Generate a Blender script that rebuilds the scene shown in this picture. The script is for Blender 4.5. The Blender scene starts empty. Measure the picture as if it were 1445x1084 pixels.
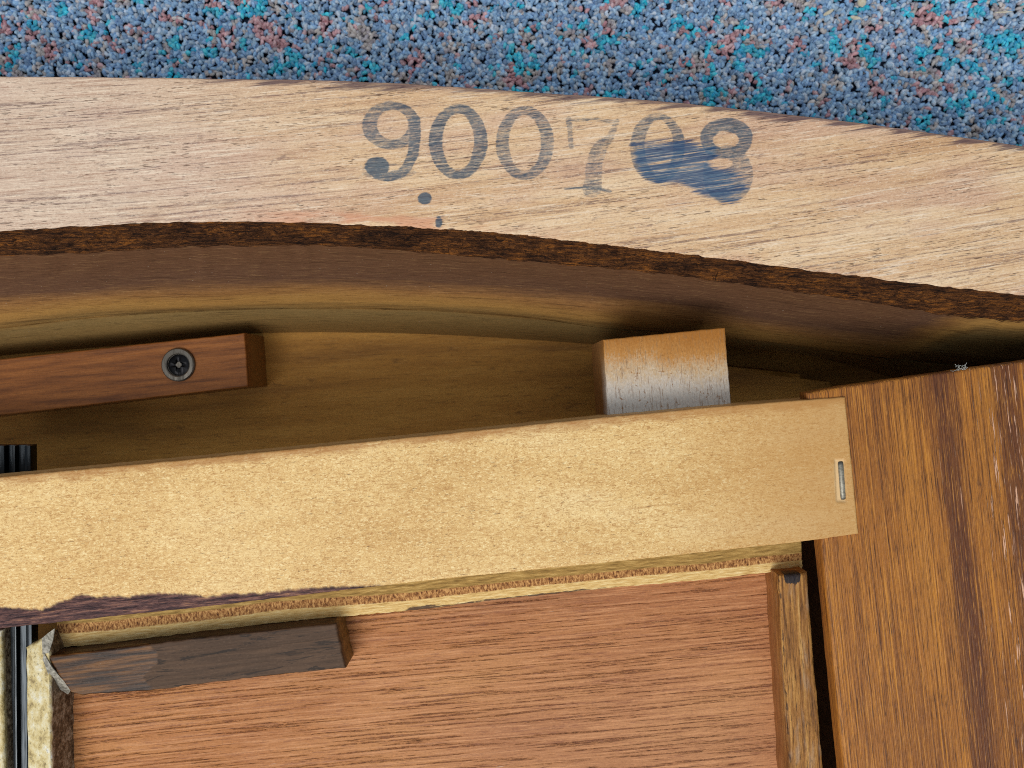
import bpy, math
import numpy as np

# ------------------------------------------------------------------ scene, camera, light
S = bpy.context.scene
COL = S.collection
rng = np.random.default_rng(7)
MM = 0.001
H = 240.0                      # camera height above the rail plane, mm
FPX = 1200.0                   # focal length in photo pixels
CX, CY = 722.5, 542.0

cd = bpy.data.cameras.new("camera")
cam = bpy.data.objects.new("camera", cd)
COL.objects.link(cam)
cam.location = (0, 0, H * MM)
cam.rotation_euler = (0, 0, 0)
cd.sensor_fit = 'HORIZONTAL'
cd.sensor_width = 36.0
cd.lens = 36.0 * FPX / 1445.0
cd.clip_start = 0.01
cd.clip_end = 20.0
cd.dof.use_dof = True
cd.dof.focus_distance = 0.245
cd.dof.aperture_fstop = 22.0
S.camera = cam

W = bpy.data.worlds.new("World")
S.world = W
W.use_nodes = True
bg = W.node_tree.nodes["Background"]
bg.inputs[0].default_value = (0.80, 0.90, 1.0, 1)
bg.inputs[1].default_value = 0.27

def area(name, loc, target, size, power, col):
    l = bpy.data.lights.new(name, 'AREA')
    l.shape = 'RECTANGLE'; l.size = size[0]; l.size_y = size[1]
    l.energy = power; l.color = col
    o = bpy.data.objects.new(name, l); COL.objects.link(o)
    o.location = loc
    from mathutils import Vector
    d = Vector(target) - Vector(loc)
    o.rotation_euler = d.to_track_quat('-Z', 'Y').to_euler()
    return o
area("window_light", (-0.28, -0.58, 1.0), (0, 0, 0), (0.8, 0.7), 11.0, (1.0, 0.97, 0.92))
area("fill_light", (0.3, 0.9, 1.3), (0, 0, 0), (1.5, 1.2), 2.8, (0.93, 0.97, 1.0))  # added fill with no source of its own, lifts the carpet

S.view_settings.view_transform = 'Standard'
S.view_settings.look = 'None'
S.view_settings.exposure = 0.17
S.view_settings.gamma = 1.0
S.cycles.use_denoising = False
S.cycles.filter_width = 1.0
S.cycles.max_bounces = 8

# ------------------------------------------------------------------ small tools
def P(px, py, z):
    """photo pixel on the plane z (mm) -> place in mm"""
    k = (H - z) / FPX
    return (np.asarray(px, float) - CX) * k, -(np.asarray(py, float) - CY) * k

def sst(a, b, x):
    t = np.clip((np.asarray(x, float) - a) / (b - a), 0, 1)
    return t * t * (3 - 2 * t)

_T = np.random.default_rng(3).random((256, 256))
def vnoise(x, y):
    x = np.asarray(x, float); y = np.asarray(y, float)
    xi = np.floor(x).astype(int); yi = np.floor(y).astype(int)
    fx = x - xi; fy = y - yi
    fx = fx * fx * (3 - 2 * fx); fy = fy * fy * (3 - 2 * fy)
    a = _T[xi % 256, yi % 256]; b = _T[(xi + 1) % 256, yi % 256]
    c = _T[xi % 256, (yi + 1) % 256]; d = _T[(xi + 1) % 256, (yi + 1) % 256]
    return (a * (1 - fx) + b * fx) * (1 - fy) + (c * (1 - fx) + d * fx) * fy
def fnoise(x, y, o=4):
    s = 0; a = 1; t = 0
    for i in range(o):
        s = s + a * vnoise(x * 2 ** i + 17.3 * i, y * 2 ** i + 5.1 * i); t += a; a *= .5
    return s / t * 2 - 1

def resample(pts, n):
    pts = np.array(pts, float)
    d = np.r_[0, np.cumsum(np.hypot(*np.diff(pts, axis=0).T))]
    t = np.linspace(0, d[-1], n) if np.isscalar(n) else np.asarray(n) * d[-1]
    return np.c_[np.interp(t, d, pts[:, 0]), np.interp(t, d, pts[:, 1])]

def smooth_curve(pts, xs):
    """smooth monotone-x curve through points"""
    pts = np.array(pts, float)
    x, y = pts[:, 0], pts[:, 1]
    m = np.gradient(y, x)
    i = np.clip(np.searchsorted(x, xs) - 1, 0, len(x) - 2)
    h = x[i + 1] - x[i]; t = (xs - x[i]) / h
    return ((2*t**3-3*t**2+1)*y[i] + (t**3-2*t**2+t)*h*m[i] + (-2*t**3+3*t**2)*y[i+1] + (t**3-t**2)*h*m[i+1])

def mesh_obj(name, verts, faces, mat, parent=None, attrs=None, sharp=35, label=None, kind=None):
    """verts in mm, world frame; the object's origin goes to their centre"""
    verts = np.asarray(verts, float)
    c = (verts.min(0) + verts.max(0)) / 2
    me = bpy.data.meshes.new(name)
    v = (verts - c) * MM
    if isinstance(faces, np.ndarray):
        nf, k = faces.shape
        me.vertices.add(len(v)); me.vertices.foreach_set("co", v.astype(np.float32).ravel())
        me.loops.add(nf * k); me.loops.foreach_set("vertex_index", faces.astype(np.int32).ravel())
        me.polygons.add(nf); me.polygons.foreach_set("loop_start", np.arange(0, nf * k, k, dtype=np.int32))
        me.update(calc_edges=True); me.validate()
    else:
        me.from_pydata([tuple(p) for p in v], [], [tuple(int(i) for i in f) for f in faces])
        me.update()
    for k_, a in (attrs or {}).items():
        a = np.asarray(a, np.float32)
        if a.ndim == 1:
            at = me.attributes.new(k_, 'FLOAT', 'POINT'); at.data.foreach_set("value", a)
        else:
            at = me.attributes.new(k_, 'FLOAT_VECTOR', 'POINT'); at.data.foreach_set("vector", a.ravel())
    me.polygons.foreach_set("use_smooth", np.ones(len(me.polygons), bool))
    if sharp is not None:
        me.set_sharp_from_angle(angle=math.radians(sharp))
    if mat: me.materials.append(mat)
    o = bpy.data.objects.new(name, me); COL.objects.link(o)
    c = c * MM
    if parent is not None:
        o.parent = parent
        from mathutils import Vector
        w = Vector((0, 0, 0)); q = parent
        while q is not None:
            w = w + Vector(q.location); q = q.parent
        o.location = Vector(c) - w
    else:
        o.location = c
    if label: o["label"] = label
    if kind: o["kind"] = kind
    return o

def thing(name, loc, label, cat, group=None):
    o = bpy.data.objects.new(name, None); COL.objects.link(o)
    o.empty_display_size = 0.02
    o.location = [a * MM for a in loc]
    o["label"] = label; o["category"] = cat
    if group: o["group"] = group
    return o

def grid_faces(nr, nc, flip=False):
    i = np.arange(nr - 1)[:, None] * nc + np.arange(nc - 1)[None, :]
    f = np.stack([i, i + nc, i + nc + 1, i + 1], -1).reshape(-1, 4)
    return f[:, ::-1] if flip else f

def grain_coords(v, ang, bend=None):
    a = math.radians(ang); ca, sa = math.cos(a), math.sin(a)
    g = np.c_[v[:, 0] * ca + v[:, 1] * sa, -v[:, 0] * sa + v[:, 1] * ca, v[:, 2]]
    if bend is not None: g[:, 1] += bend(v)
    return g

SEED = [0]
def plate(name, T, B, nu, nv, z, zb, mat, parent, bev=0.6, jit=0.12, jf=0.5, ang=0.0, bend=None,
          attr_fn=None, zfun=None, wav=0.06, zedge=None, label=None, us=None):
    """a board: top face between pixel polylines T (image-upper edge) and B (image-lower edge) at height z,
    rounded, slightly uneven arrises, walls down to zb."""
    SEED[0] += 1; sd = SEED[0] * 13.7
    u = np.linspace(0, 1, nu) if us is None else us
    t = resample(T, u); b = resample(B, u)
    tx, ty = P(t[:, 0], t[:, 1], z); bx, by = P(b[:, 0], b[:, 1], z)
    Lv = np.median(np.hypot(tx - bx, ty - by)); Lu = np.hypot(np.diff(tx), np.diff(ty)).sum()
    def with_edges(w, L):
        e = np.array([0, .12, .4, .75, 1.15]) * bev / L
        m = w[(w > e[-1] * 1.3) & (w < 1 - e[-1] * 1.3)]
        return np.r_[e, m, (1 - e)[::-1]]
    v = with_edges(np.linspace(0, 1, nv), Lv)
    u2 = with_edges(u, Lu); nu = len(u2)
    tx, ty, bx, by = (np.interp(u2, u, q) for q in (tx, ty, bx, by))
    X = tx[None] * (1 - v[:, None]) + bx[None] * v[:, None]
    Y = ty[None] * (1 - v[:, None]) + by[None] * v[:, None]
    # uneven outline, fading inwards
    dv = np.minimum(v, 1 - v)[:, None] * Lv; du = np.minimum(u2, 1 - u2)[None] * Lu
    d = np.minimum(dv, du) + 0 * X
    fall = np.exp(-d / (bev * 1.6))
    X = X + fall * jit * fnoise(X * jf + sd, Y * jf)
    Y = Y + fall * jit * fnoise(X * jf, Y * jf + sd + 40)
    q = np.clip(1 - d / bev, 0, 1)
    Z = z - bev * (1 - np.sqrt(np.clip(1 - q * q, 0, 1))) + wav * fnoise(X * .05 + sd, Y * .08, 3)
    if zfun is not None: Z = Z + zfun(X, Y)
    top = np.stack([X, Y, Z], -1)
    nr, nc = X.shape
    verts = top.reshape(-1, 3); faces = grid_faces(nr, nc)
    idx = np.arange(nr * nc).reshape(nr, nc)
    ring = np.r_[idx[0, ::-1], idx[1:, 0], idx[-1, 1:], idx[-2:0:-1, -1]]
    n = len(ring); base = len(verts)
    lows = []
    for zz in (z - bev - (z - bev - zb) * .33, z - bev - (z - bev - zb) * .66, zb):
        w = verts[ring].copy(); w[:, 2] = zz; lows.append(w)
    verts = np.vstack([verts] + lows)
    fr = []
    prev = ring
    for k in range(3):
        cur = base + k * n + np.arange(n)
        fr.append(np.c_[prev, np.roll(prev, -1), np.roll(cur, -1), cur]); prev = cur
    faces = np.vstack([faces] + fr)
    attrs = {"grain": grain_coords(verts, ang, bend)}
    px = verts[:, 0] / (H - z) * FPX + CX; py = CY - verts[:, 1] / (H - z) * FPX
    if attr_fn: attrs.update(attr_fn(px, py, verts))
    return mesh_obj(name, verts, faces, mat, parent, attrs, label=label)

# ------------------------------------------------------------------ materials
def srgb(r, g, b):
    f = lambda c: (c / 255) / 12.92 if c <= 10 else ((c / 255 + .055) / 1.055) ** 2.4
    return (f(r), f(g), f(b), 1)

class Mat:
    def __init__(s, name):
        s.m = bpy.data.materials.new(name); s.m.use_nodes = True
        s.nt = s.m.node_tree; s.bsdf = s.nt.nodes["Principled BSDF"]; s.h = None
    def new(s, t, **kw):
        n = s.nt.nodes.new(t)
        for k, v in kw.items(): setattr(n, k, v)
        return n
    def put(s, sock, v):
        if isinstance(v, bpy.types.NodeSocket): s.nt.links.new(v, sock)
        else: sock.default_value = v
    def attr(s, name, vec=False):
        n = s.new("ShaderNodeAttribute", attribute_name=name)
        return n.outputs["Vector" if vec else "Fac"]
    def vec(s, scale, off=(0, 0, 0), src=None):
        """grain coordinates divided by (length along, width across, depth) in mm"""
        g = src or s.attr("grain", True)
        n = s.new("ShaderNodeMapping")
        n.inputs["Scale"].default_value = tuple(1.0 / q for q in scale)
        n.inputs["Location"].default_value = off
        s.nt.links.new(g, n.inputs["Vector"]); return n.outputs[0]
    def noise(s, vec, detail=3, rough=.55, dist=0.0, scale=1.0):
        n = s.new("ShaderNodeTexNoise")
        n.inputs["Scale"].default_value = scale; n.inputs["Detail"].default_value = detail
        n.inputs["Roughness"].default_value = rough; n.inputs["Distortion"].default_value = dist
        s.nt.links.new(vec, n.inputs["Vector"]); return n.outputs["Fac"]
    def voro(s, vec, scale=1.0, feature='F1', rnd=1.0, out="Distance"):
        n = s.new("ShaderNodeTexVoronoi", feature=feature)
        n.inputs["Scale"].default_value = scale; n.inputs["Randomness"].default_value = rnd
        s.nt.links.new(vec, n.inputs["Vector"]); return n.outputs[out]
    def ramp(s, fac, stops):
        n = s.new("ShaderNodeValToRGB"); e = n.color_ramp.elements
        while len(e) < len(stops): e.new(0.5)
        for el, (p, c) in zip(e, stops):
            el.position = p; el.color = c if len(c) == 4 else (*c, 1)
        s.nt.links.new(fac, n.inputs[0]); return n.outputs[0]
    def step(s, fac, a, b, lo=0.0, hi=1.0):
        n = s.new("ShaderNodeMapRange", interpolation_type='SMOOTHSTEP')
        n.inputs["From Min"].default_value = a; n.inputs["From Max"].default_value = b
        n.inputs["To Min"].default_value = lo; n.inputs["To Max"].default_value = hi
        s.put(n.inputs["Value"], fac); return n.outputs[0]
    def math(s, op, a, b=0.0):
        n = s.new("ShaderNodeMath", operation=op)
        s.put(n.inputs[0], a); s.put(n.inputs[1], b); return n.outputs[0]
    def mix(s, fac, a, b, blend='MIX'):
        n = s.new("ShaderNodeMix", data_type='RGBA', blend_type=blend)
        s.put(n.inputs[0], fac); s.put(n.inputs[6], a); s.put(n.inputs[7], b); return n.outputs[2]
    def sep(s, v, axis):
        n = s.new("ShaderNodeSeparateXYZ"); s.nt.links.new(v, n.inputs[0]); return n.outputs[axis]
    def grit(s, base, amt=.25, size=.55, dark=None, light=None):
        """fine fuzz of raised fibres"""
        g = s.noise(s.vec((size * 1.6, size, size), (11, 4, 2)), 3, .7)
        base = s.mix(s.step(g, .53, .72, 0, amt), base, dark or s.mix(1.0, base, (.34, .30, .27, 1), 'MULTIPLY'))
        return s.mix(s.step(g, .47, .28, 0, amt), base, light or s.mix(1.0, base, (1.7, 1.65, 1.6, 1), 'MULTIPLY'))
    def height(s, v, dist):
        n = s.new("ShaderNodeBump"); n.inputs["Distance"].default_value = dist * MM; n.inputs["Strength"].default_value = 1.0
        s.nt.links.new(v, n.inputs["Height"])
        if s.h is not None: s.nt.links.new(s.h, n.inputs["Normal"])
        s.h = n.outputs[0]
    def done(s, col, rough=.6, spec=.35, metal=0.0):
        s.put(s.bsdf.inputs["Base Color"], col); s.put(s.bsdf.inputs["Roughness"], rough)
        s.put(s.bsdf.inputs["Specular IOR Level"], spec); s.put(s.bsdf.inputs["Metallic"], metal)
        if s.h is not None: s.nt.links.new(s.h, s.bsdf.inputs["Normal"])
        return s.m

def m_apron():
    m = Mat("weathered_teak_edge")
    base = m.ramp(m.noise(m.vec((70, 5, 5)), 4, .6), [(.30, srgb(208, 166, 124)), (.5, srgb(228, 192, 150)), (.72, srgb(240, 212, 176))])
    big = m.noise(m.vec((55, 16, 16)), 3)
    base = m.mix(m.step(big, .44, .64, 0, .7), base, srgb(212, 172, 146))
    base = m.mix(m.math('MULTIPLY', m.attr("left_sheen"), .7), base, srgb(216, 194, 178))  # whitish light sheen painted into the colour, stronger towards the left
    # dry fibres, pale and brown
    fib = m.noise(m.vec((13, .62, .62)), 4, .68)
    base = m.mix(m.step(fib, .54, .66, 0, .62), base, srgb(246, 226, 202))
    base = m.mix(m.step(fib, .47, .34, 0, .48), base, srgb(160, 116, 94))
    # long dark growth lines, in loose bundles
    bun = m.noise(m.vec((90, 7, 7), (0, 3, 0)), 3, .6)
    ln = m.noise(m.vec((60, .75, .75)), 4, .66, .2)
    lnb = m.math('ADD', ln, m.math('MULTIPLY', m.math('SUBTRACT', bun, .5), .45))
    k = m.step(lnb, .565, .63, 0, .62)
    bk = m.step(m.noise(m.vec((3.5, .45, .45), (3, 3, 0)), 3, .7), .40, .56, .15, 1)
    k = m.math('MULTIPLY', k, bk)
    base = m.mix(k, base, srgb(98, 68, 74))
    ln2 = m.noise(m.vec((24, .5, .5), (5, 9, 0)), 3, .6, .1)
    base = m.mix(m.step(ln2, .61, .69, 0, .5), base, srgb(98, 68, 66))
    # open pores
    po = m.noise(m.vec((3.6, .34, .34)), 2, .5)
    zone = m.noise(m.vec((26, 4, 4), (8, 8, 0)), 3, .6)
    pk = m.math('MULTIPLY', m.step(po, .59, .69, 0, .8), m.step(zone, .42, .62, .25, 1))
    base = m.mix(pk, base, srgb(92, 62, 48))
    base = m.grit(base, .42, .42, srgb(138, 102, 80), srgb(252, 238, 216))
    # grubby spots
    sp = m.noise(m.vec((7, 4, 3)), 4, .7)
    base = m.mix(m.step(sp, .62, .74, 0, .6), base, srgb(132, 104, 98))
    # dark stain along the outer arris
    st = m.math('ADD', m.attr("edge"), m.math('MULTIPLY', m.math('SUBTRACT', m.noise(m.vec((30, 1.5, 1.5), (3, 1, 0)), 4, .68), .5), 2.4))
    base = m.mix(m.math('MULTIPLY', m.step(st, .55, 1.05, 0, .85), m.step(m.attr('edge'), .03, .15)), base, srgb(80, 58, 70))
    base = m.mix(m.math('MULTIPLY', m.attr("rim"), .8), base, srgb(232, 186, 158))
    base = m.mix(m.math('MULTIPLY', m.attr("torn"), .7), base, srgb(214, 150, 116))
    # blue stamp ink, breaking up along the grain
    gr = m.noise(m.vec((9, .5, .5), (9, 2, 0)), 4, .68)
    g2 = m.noise(m.vec((1.3, .7, .7), (2, 5, 0)), 3, .65)
    ink = m.math('ADD', m.attr("ink"), m.math('MULTIPLY', m.math('SUBTRACT', gr, .5), 1.9))
    ink = m.math('ADD', ink, m.math('MULTIPLY', m.math('SUBTRACT', g2, .5), .9))
    have = m.step(m.attr("ink"), .02, .30)
    ik = m.math('MULTIPLY', m.step(ink, .16, 1.05, 0, .88), have)
    base = m.mix(ik, base, m.mix(m.step(gr, .4, .6), srgb(70, 100, 118), srgb(46, 74, 96)))
    sg = m.noise(m.vec((20, .75, .75), (4, 7, 0)), 4, .68)
    sm = m.math('ADD', m.attr("smear"), m.math('MULTIPLY', m.math('SUBTRACT', sg, .5), 3.6))
    sk = m.math('MULTIPLY', m.step(sm, .25, 1.0, 0, .93), m.step(m.attr("smear"), .02, .25))
    base = m.mix(sk, base, m.mix(m.step(sg, .42, .58), srgb(84, 116, 142), srgb(40, 72, 110)))
    m.height(m.math('ADD', fib, m.math('MULTIPLY', pk, -.6)), .2)
    m.height(ln, .14)
    return m.done(base, .6, .3)

def m_sawn():
    m = Mat("torn_sawn_teak")
    a = m.noise(m.vec((6, .62, .9)), 5, .72, .5)
    big = m.noise(m.vec((13, 5, 8), (2, 6, 1)), 3, .6)
    ab = m.math('ADD', a, m.math('MULTIPLY', m.math('SUBTRACT', big, .48), .42))
    base = m.ramp(ab, [(.36, srgb(34, 21, 16)), (.47, srgb(78, 48, 28)), (.56, srgb(106, 66, 36)), (.68, srgb(156, 96, 40))])
    cr = m.noise(m.vec((.7, 4, 4), (1, 3, 0)), 3, .7, .6)
    base = m.mix(m.step(cr, .62, .70, 0, .7), base, srgb(26, 16, 13))
    d = m.noise(m.vec((2.2, .4, .5), (5, 0, 0)), 4, .72)
    base = m.mix(m.step(d, .53, .64, 0, .8), base, srgb(34, 21, 17))
    base = m.mix(m.step(d, .40, .26, 0, .5), base, srgb(188, 132, 70))
    m.height(a, 1.0); m.height(d, .6)
    return m.done(base, .75, .15)

def m_wall():
    m = Mat("stained_shell_wall")
    v = m.attr("v")
    n = m.noise(m.vec((40, 6, 6)), 3, .6)
    fb = m.noise(m.vec((7, .6, .6)), 4, .68)
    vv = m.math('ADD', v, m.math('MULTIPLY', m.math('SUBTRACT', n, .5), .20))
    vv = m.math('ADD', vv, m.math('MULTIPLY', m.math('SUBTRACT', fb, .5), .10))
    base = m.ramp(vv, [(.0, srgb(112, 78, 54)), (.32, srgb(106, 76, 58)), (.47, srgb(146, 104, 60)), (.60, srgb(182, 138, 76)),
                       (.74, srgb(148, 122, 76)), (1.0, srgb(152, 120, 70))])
    base = m.mix(m.step(fb, .54, .70, 0, .4), base, srgb(180, 142, 96))
    base = m.mix(m.step(fb, .46, .32, 0, .5), base, srgb(60, 40, 30))
    ln = m.noise(m.vec((30, 1.6, 1.6), (4, 4, 0)), 4, .65, .3)
    base = m.mix(m.step(ln, .56, .68, 0, .45), base, srgb(64, 42, 28))
    jl = m.math('ABSOLUTE', m.math('SUBTRACT', m.math('ADD', v, m.math('MULTIPLY', m.math('SUBTRACT', n, .5), .05)), .665))
    jn = m.noise(m.vec((34, 1.2, 1.2), (8, 1, 0)), 4, .7)
    base = m.mix(m.math('MULTIPLY', m.step(jl, .06, .0), m.step(jn, .44, .62, 0, .6)), base, srgb(66, 42, 26))
    base = m.grit(base, .35, .6)
    sp = m.noise(m.vec((1.2, .9, .9)), 2)
    base = m.mix(m.step(sp, .73, .79, 0, .8), base, srgb(196, 180, 160))
    m.height(fb, .2)
    return m.done(base, .55, .3)

def m_floor():
    m = Mat("bare_underside_veneer")
    a = m.noise(m.vec((80, 9, 9)), 4, .6)
    base = m.ramp(a, [(.3, srgb(146, 100, 46)), (.5, srgb(188, 134, 60)), (.7, srgb(206, 152, 72))])
    fb = m.noise(m.vec((9, .6, .6)), 4, .68)
    base = m.mix(m.step(fb, .47, .30, 0, .5), base, srgb(104, 70, 38))
    base = m.mix(m.step(fb, .54, .70, 0, .3), base, srgb(222, 178, 110))
    sp = m.noise(m.vec((12, 4, 3)), 4, .65)
    base = m.mix(m.step(sp, .58, .76, 0, .6), base, srgb(88, 60, 36))
    base = m.grit(base, .3, .7)
    m.height(fb, .12)
    return m.done(base, .6, .25)

def m_rail():
    m = Mat("golden_birch")
    base = m.ramp(m.noise(m.vec((70, 18, 18)), 3, .55), [(.3, srgb(214, 172, 108)), (.5, srgb(230, 192, 128)), (.7, srgb(238, 206, 148))])
    # flecky, ragged figure
    f1 = m.noise(m.vec((1.0, .5, .6)), 4, .76, 1.0)
    base = m.mix(m.step(f1, .52, .62, 0, .66), base, srgb(172, 122, 66))
    base = m.mix(m.step(f1, .48, .37, 0, .72), base, srgb(254, 232, 178))
    f5 = m.noise(m.vec((.40, 1.1, .6), (6, 6, 0)), 3, .7, .8)
    base = m.mix(m.step(f5, .56, .66, 0, .45), base, srgb(168, 118, 62))
    f2 = m.noise(m.vec((6, .55, .5), (5, 5, 0)), 4, .7, .3)
    base = m.mix(m.step(f2, .57, .68, 0, .5), base, srgb(170, 116, 58))
    f3 = m.noise(m.vec((6, 4, 5), (0, 2, 0)), 4, .7)
    base = m.mix(m.step(f3, .54, .70, 0, .22), base, srgb(184, 130, 68))
    base = m.mix(m.step(f3, .46, .34, 0, .2), base, srgb(250, 222, 160))
    dk = m.noise(m.vec((1.9, .36, .3), (7, 3, 0)), 3, .65, .8)
    base = m.mix(m.step(dk, .62, .69, 0, .7), base, srgb(104, 70, 38))
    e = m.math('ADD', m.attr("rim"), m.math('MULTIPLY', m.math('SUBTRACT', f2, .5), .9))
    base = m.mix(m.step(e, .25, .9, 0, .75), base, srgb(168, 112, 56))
    ed = m.attr("end_tone")
    base = m.mix(m.math('MULTIPLY', ed, .7), base, srgb(188, 136, 74))  # tone deepens gradually towards the right end
    # torn, stained lower arris
    st = m.attr("stain")
    tn = m.noise(m.vec((9, .7, .6), (2, 2, 0)), 4, .7)
    pur = m.ramp(tn, [(.35, srgb(44, 30, 36)), (.5, srgb(90, 62, 60)), (.60, srgb(128, 90, 80)), (.70, srgb(170, 124, 92))])
    base = m.mix(st, base, pur)
    base = m.mix(m.math('MULTIPLY', m.attr("groove"), .6), base, srgb(238, 206, 158))
    m.height(f1, .07); m.height(m.math('MULTIPLY', tn, st), .6)
    return m.done(base, .55, .3)

def m_block():
    m = Mat("paint_dusted_block")
    v = m.attr("v")
    n = m.noise(m.vec((12, 8, 5)), 3, .6)
    fb = m.noise(m.vec((4.5, .5, .6)), 4, .68)
    g = m.noise(m.vec((.7, .7, .7)), 3, .7)
    vv = m.math('ADD', v, m.math('MULTIPLY', m.math('SUBTRACT', n, .5), .35))
    vv = m.math('ADD', vv, m.math('MULTIPLY', m.math('SUBTRACT', fb, .5), .35))
    vv = m.math('ADD', vv, m.math('MULTIPLY', m.math('SUBTRACT', g, .5), .4))
    base = m.ramp(vv, [(.05, srgb(166, 108, 44)), (.30, srgb(186, 132, 70)), (.50, srgb(200, 174, 140)), (.72, srgb(212, 202, 190)), (.95, srgb(208, 204, 198))])
    base = m.mix(m.step(fb, .53, .64, 0, .6), base, srgb(142, 104, 66))
    sp = m.noise(m.vec((1.3, 1.3, 1)), 3, .6)
    base = m.mix(m.step(sp, .62, .70, 0, .7), base, srgb(148, 100, 48))
    base = m.grit(base, .35, .5)
    side = m.attr("side")
    base = m.mix(side, base, m.ramp(fb, [(.3, srgb(122, 84, 46)), (.7, srgb(178, 130, 76))]))
    m.height(fb, .15)
    return m.done(base, .65, .25)

def m_teak():
    m = Mat("oiled_teak_veneer")
    w = m.noise(m.vec((150, 14, 14)), 3, .55)
    base = m.ramp(w, [(.32, srgb(118, 69, 32)), (.46, srgb(146, 90, 38)), (.56, srgb(164, 103, 41)), (.70, srgb(174, 113, 45))])
    l1 = m.noise(m.vec((55, .55, .55)), 4, .70, .1)
    base = m.mix(m.step(l1, .52, .64, 0, .75), base, srgb(86, 48, 24))
    base = m.mix(m.step(l1, .48, .36, 0, .75), base, srgb(204, 136, 50))
    # dark figure bands
    bd = m.attr("bands")
    bdn = m.math('ADD', bd, m.math('MULTIPLY', m.math('SUBTRACT', m.noise(m.vec((70, 1.5, 2), (0, 5, 0)), 4, .68), .5), 1.7))
    base = m.mix(m.step(bdn, .35, .85, 0, .75), base, srgb(88, 47, 31))
    l2 = m.noise(m.vec((12, .42, .42)), 3, .66)
    base = m.mix(m.step(l2, .57, .67, 0, .8), base, srgb(56, 31, 17))
    base = m.mix(m.step(l2, .42, .32, 0, .6), base, srgb(214, 148, 66))
    l3 = m.noise(m.vec((9, .40, .4), (2, 2, 0)), 3, .68)
    base = m.mix(m.step(l3, .56, .64, 0, .6), base, srgb(70, 38, 20))
    base = m.mix(m.step(l3, .42, .34, 0, .5), base, srgb(206, 140, 62))
    # limed open pores towards the right
    pz = m.noise(m.vec((11, .5, .5), (4, 9, 0)), 3, .62)
    zone = m.math('ADD', m.attr("limed"), m.math('MULTIPLY', m.math('SUBTRACT', m.noise(m.vec((60, 1.3, 3), (1, 1, 0)), 3), .5), 2.6))
    pk = m.math('MULTIPLY', m.step(pz, .55, .60, 0, 1), m.step(zone, .72, .95))
    base = m.mix(m.math('MULTIPLY', pk, .9), base, srgb(228, 178, 146))
    base = m.grit(base, .3, .45)
    sp = m.noise(m.vec((8, 3.5, 3), (6, 1, 0)), 3)
    base = m.mix(m.step(sp, .66, .78, 0, .6), base, srgb(62, 40, 34))
    m.height(m.math('ADD', l2, l1), .2); m.height(pk, .2)
    return m.done(base, .45, .3)

def m_panel():
    m = Mat("ribbed_mahogany_ply")
    w = m.noise(m.vec((70, 16, 16)), 3, .55)
    base = m.ramp(w, [(.3, srgb(160, 98, 52)), (.5, srgb(177, 115, 64)), (.7, srgb(190, 131, 76))])
    base = m.mix(m.math('MULTIPLY', m.attr("ruddy"), .45), base, srgb(178, 130, 98))
    l1 = m.noise(m.vec((34, .72, .72)), 4, .62, .4)
    l0 = m.noise(m.vec((30, .8, .8), (20, 31, 0)), 4, .62, .4)
    k1 = m.step(l1, .55, .63, 0, .58)
    k0 = m.step(l0, .55, .63, 0, .55)
    base = m.mix(m.step(l1, .48, .36, 0, .55), base, srgb(208, 150, 104))
    bk = m.step(m.noise(m.vec((2.6, .5, .5), (3, 3, 0)), 3, .7), .38, .56, .2, 1)
    k0 = m.math('MULTIPLY', k0, bk); k1 = m.math('MULTIPLY', k1, bk)
    base = m.mix(k0, base, srgb(128, 74, 50))
    base = m.mix(k1, base, srgb(108, 60, 46))
    l2 = m.noise(m.vec((6, .48, .48)), 4, .7)
    base = m.mix(m.step(l2, .54, .66, 0, .5), base, srgb(118, 66, 46))
    base = m.mix(m.step(l2, .45, .33, 0, .4), base, srgb(218, 160, 116))
    base = m.grit(base, .38, .5)
    sc = m.noise(m.vec((9, 1.2, 1), (4, 4, 0)), 2)
    base = m.mix(m.step(sc, .74, .80, 0, .5), base, srgb(220, 190, 170))
    m.height(k1, -.3); m.height(l2, .15)
    return m.done(base, .55, .3)

def m_ply():
    m = Mat("plywood_edge")
    v = m.attr("v")       # 0 at the panel side, 1 towards the rail
    n = m.noise(m.vec((20, 3, 3)), 3)
    vv = m.math('ADD', v, m.math('MULTIPLY', m.math('SUBTRACT', n, .5), .10))
    n2 = m.noise(m.vec((.8, .5, .5)), 3, .65)
    vv = m.math('ADD', vv, m.math('MULTIPLY', m.math('SUBTRACT', n2, .5), .10))
    yel = m.ramp(m.noise(m.vec((4, .5, .5)), 4, .65), [(.3, srgb(186, 148, 86)), (.5, srgb(226, 192, 126)), (.7, srgb(244, 222, 168))])
    eg = m.ramp(m.noise(m.vec((.6, 1.5, 1)), 4, .75), [(.36, srgb(84, 50, 30)), (.48, srgb(158, 108, 62)), (.60, srgb(214, 166, 106))])
    oli = m.ramp(m.noise(m.vec((5, .6, .6)), 4, .65), [(.3, srgb(122, 94, 48)), (.55, srgb(178, 144, 82)), (.7, srgb(204, 172, 108))])
    base = m.mix(m.step(vv, .34, .38), yel, eg)
    base = m.mix(m.step(vv, .60, .65), base, oli)
    tn = m.math('ADD', m.attr("torn"), m.math('MULTIPLY', m.math('SUBTRACT', m.noise(m.vec((4, .8, .8), (3, 3, 0)), 4, .7), .5), 1.6))
    base = m.mix(m.step(tn, .5, .8, 0, .9), base, srgb(66, 44, 44))
    m.height(n2, .25)
    return m.done(base, .7, .2)

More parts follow.
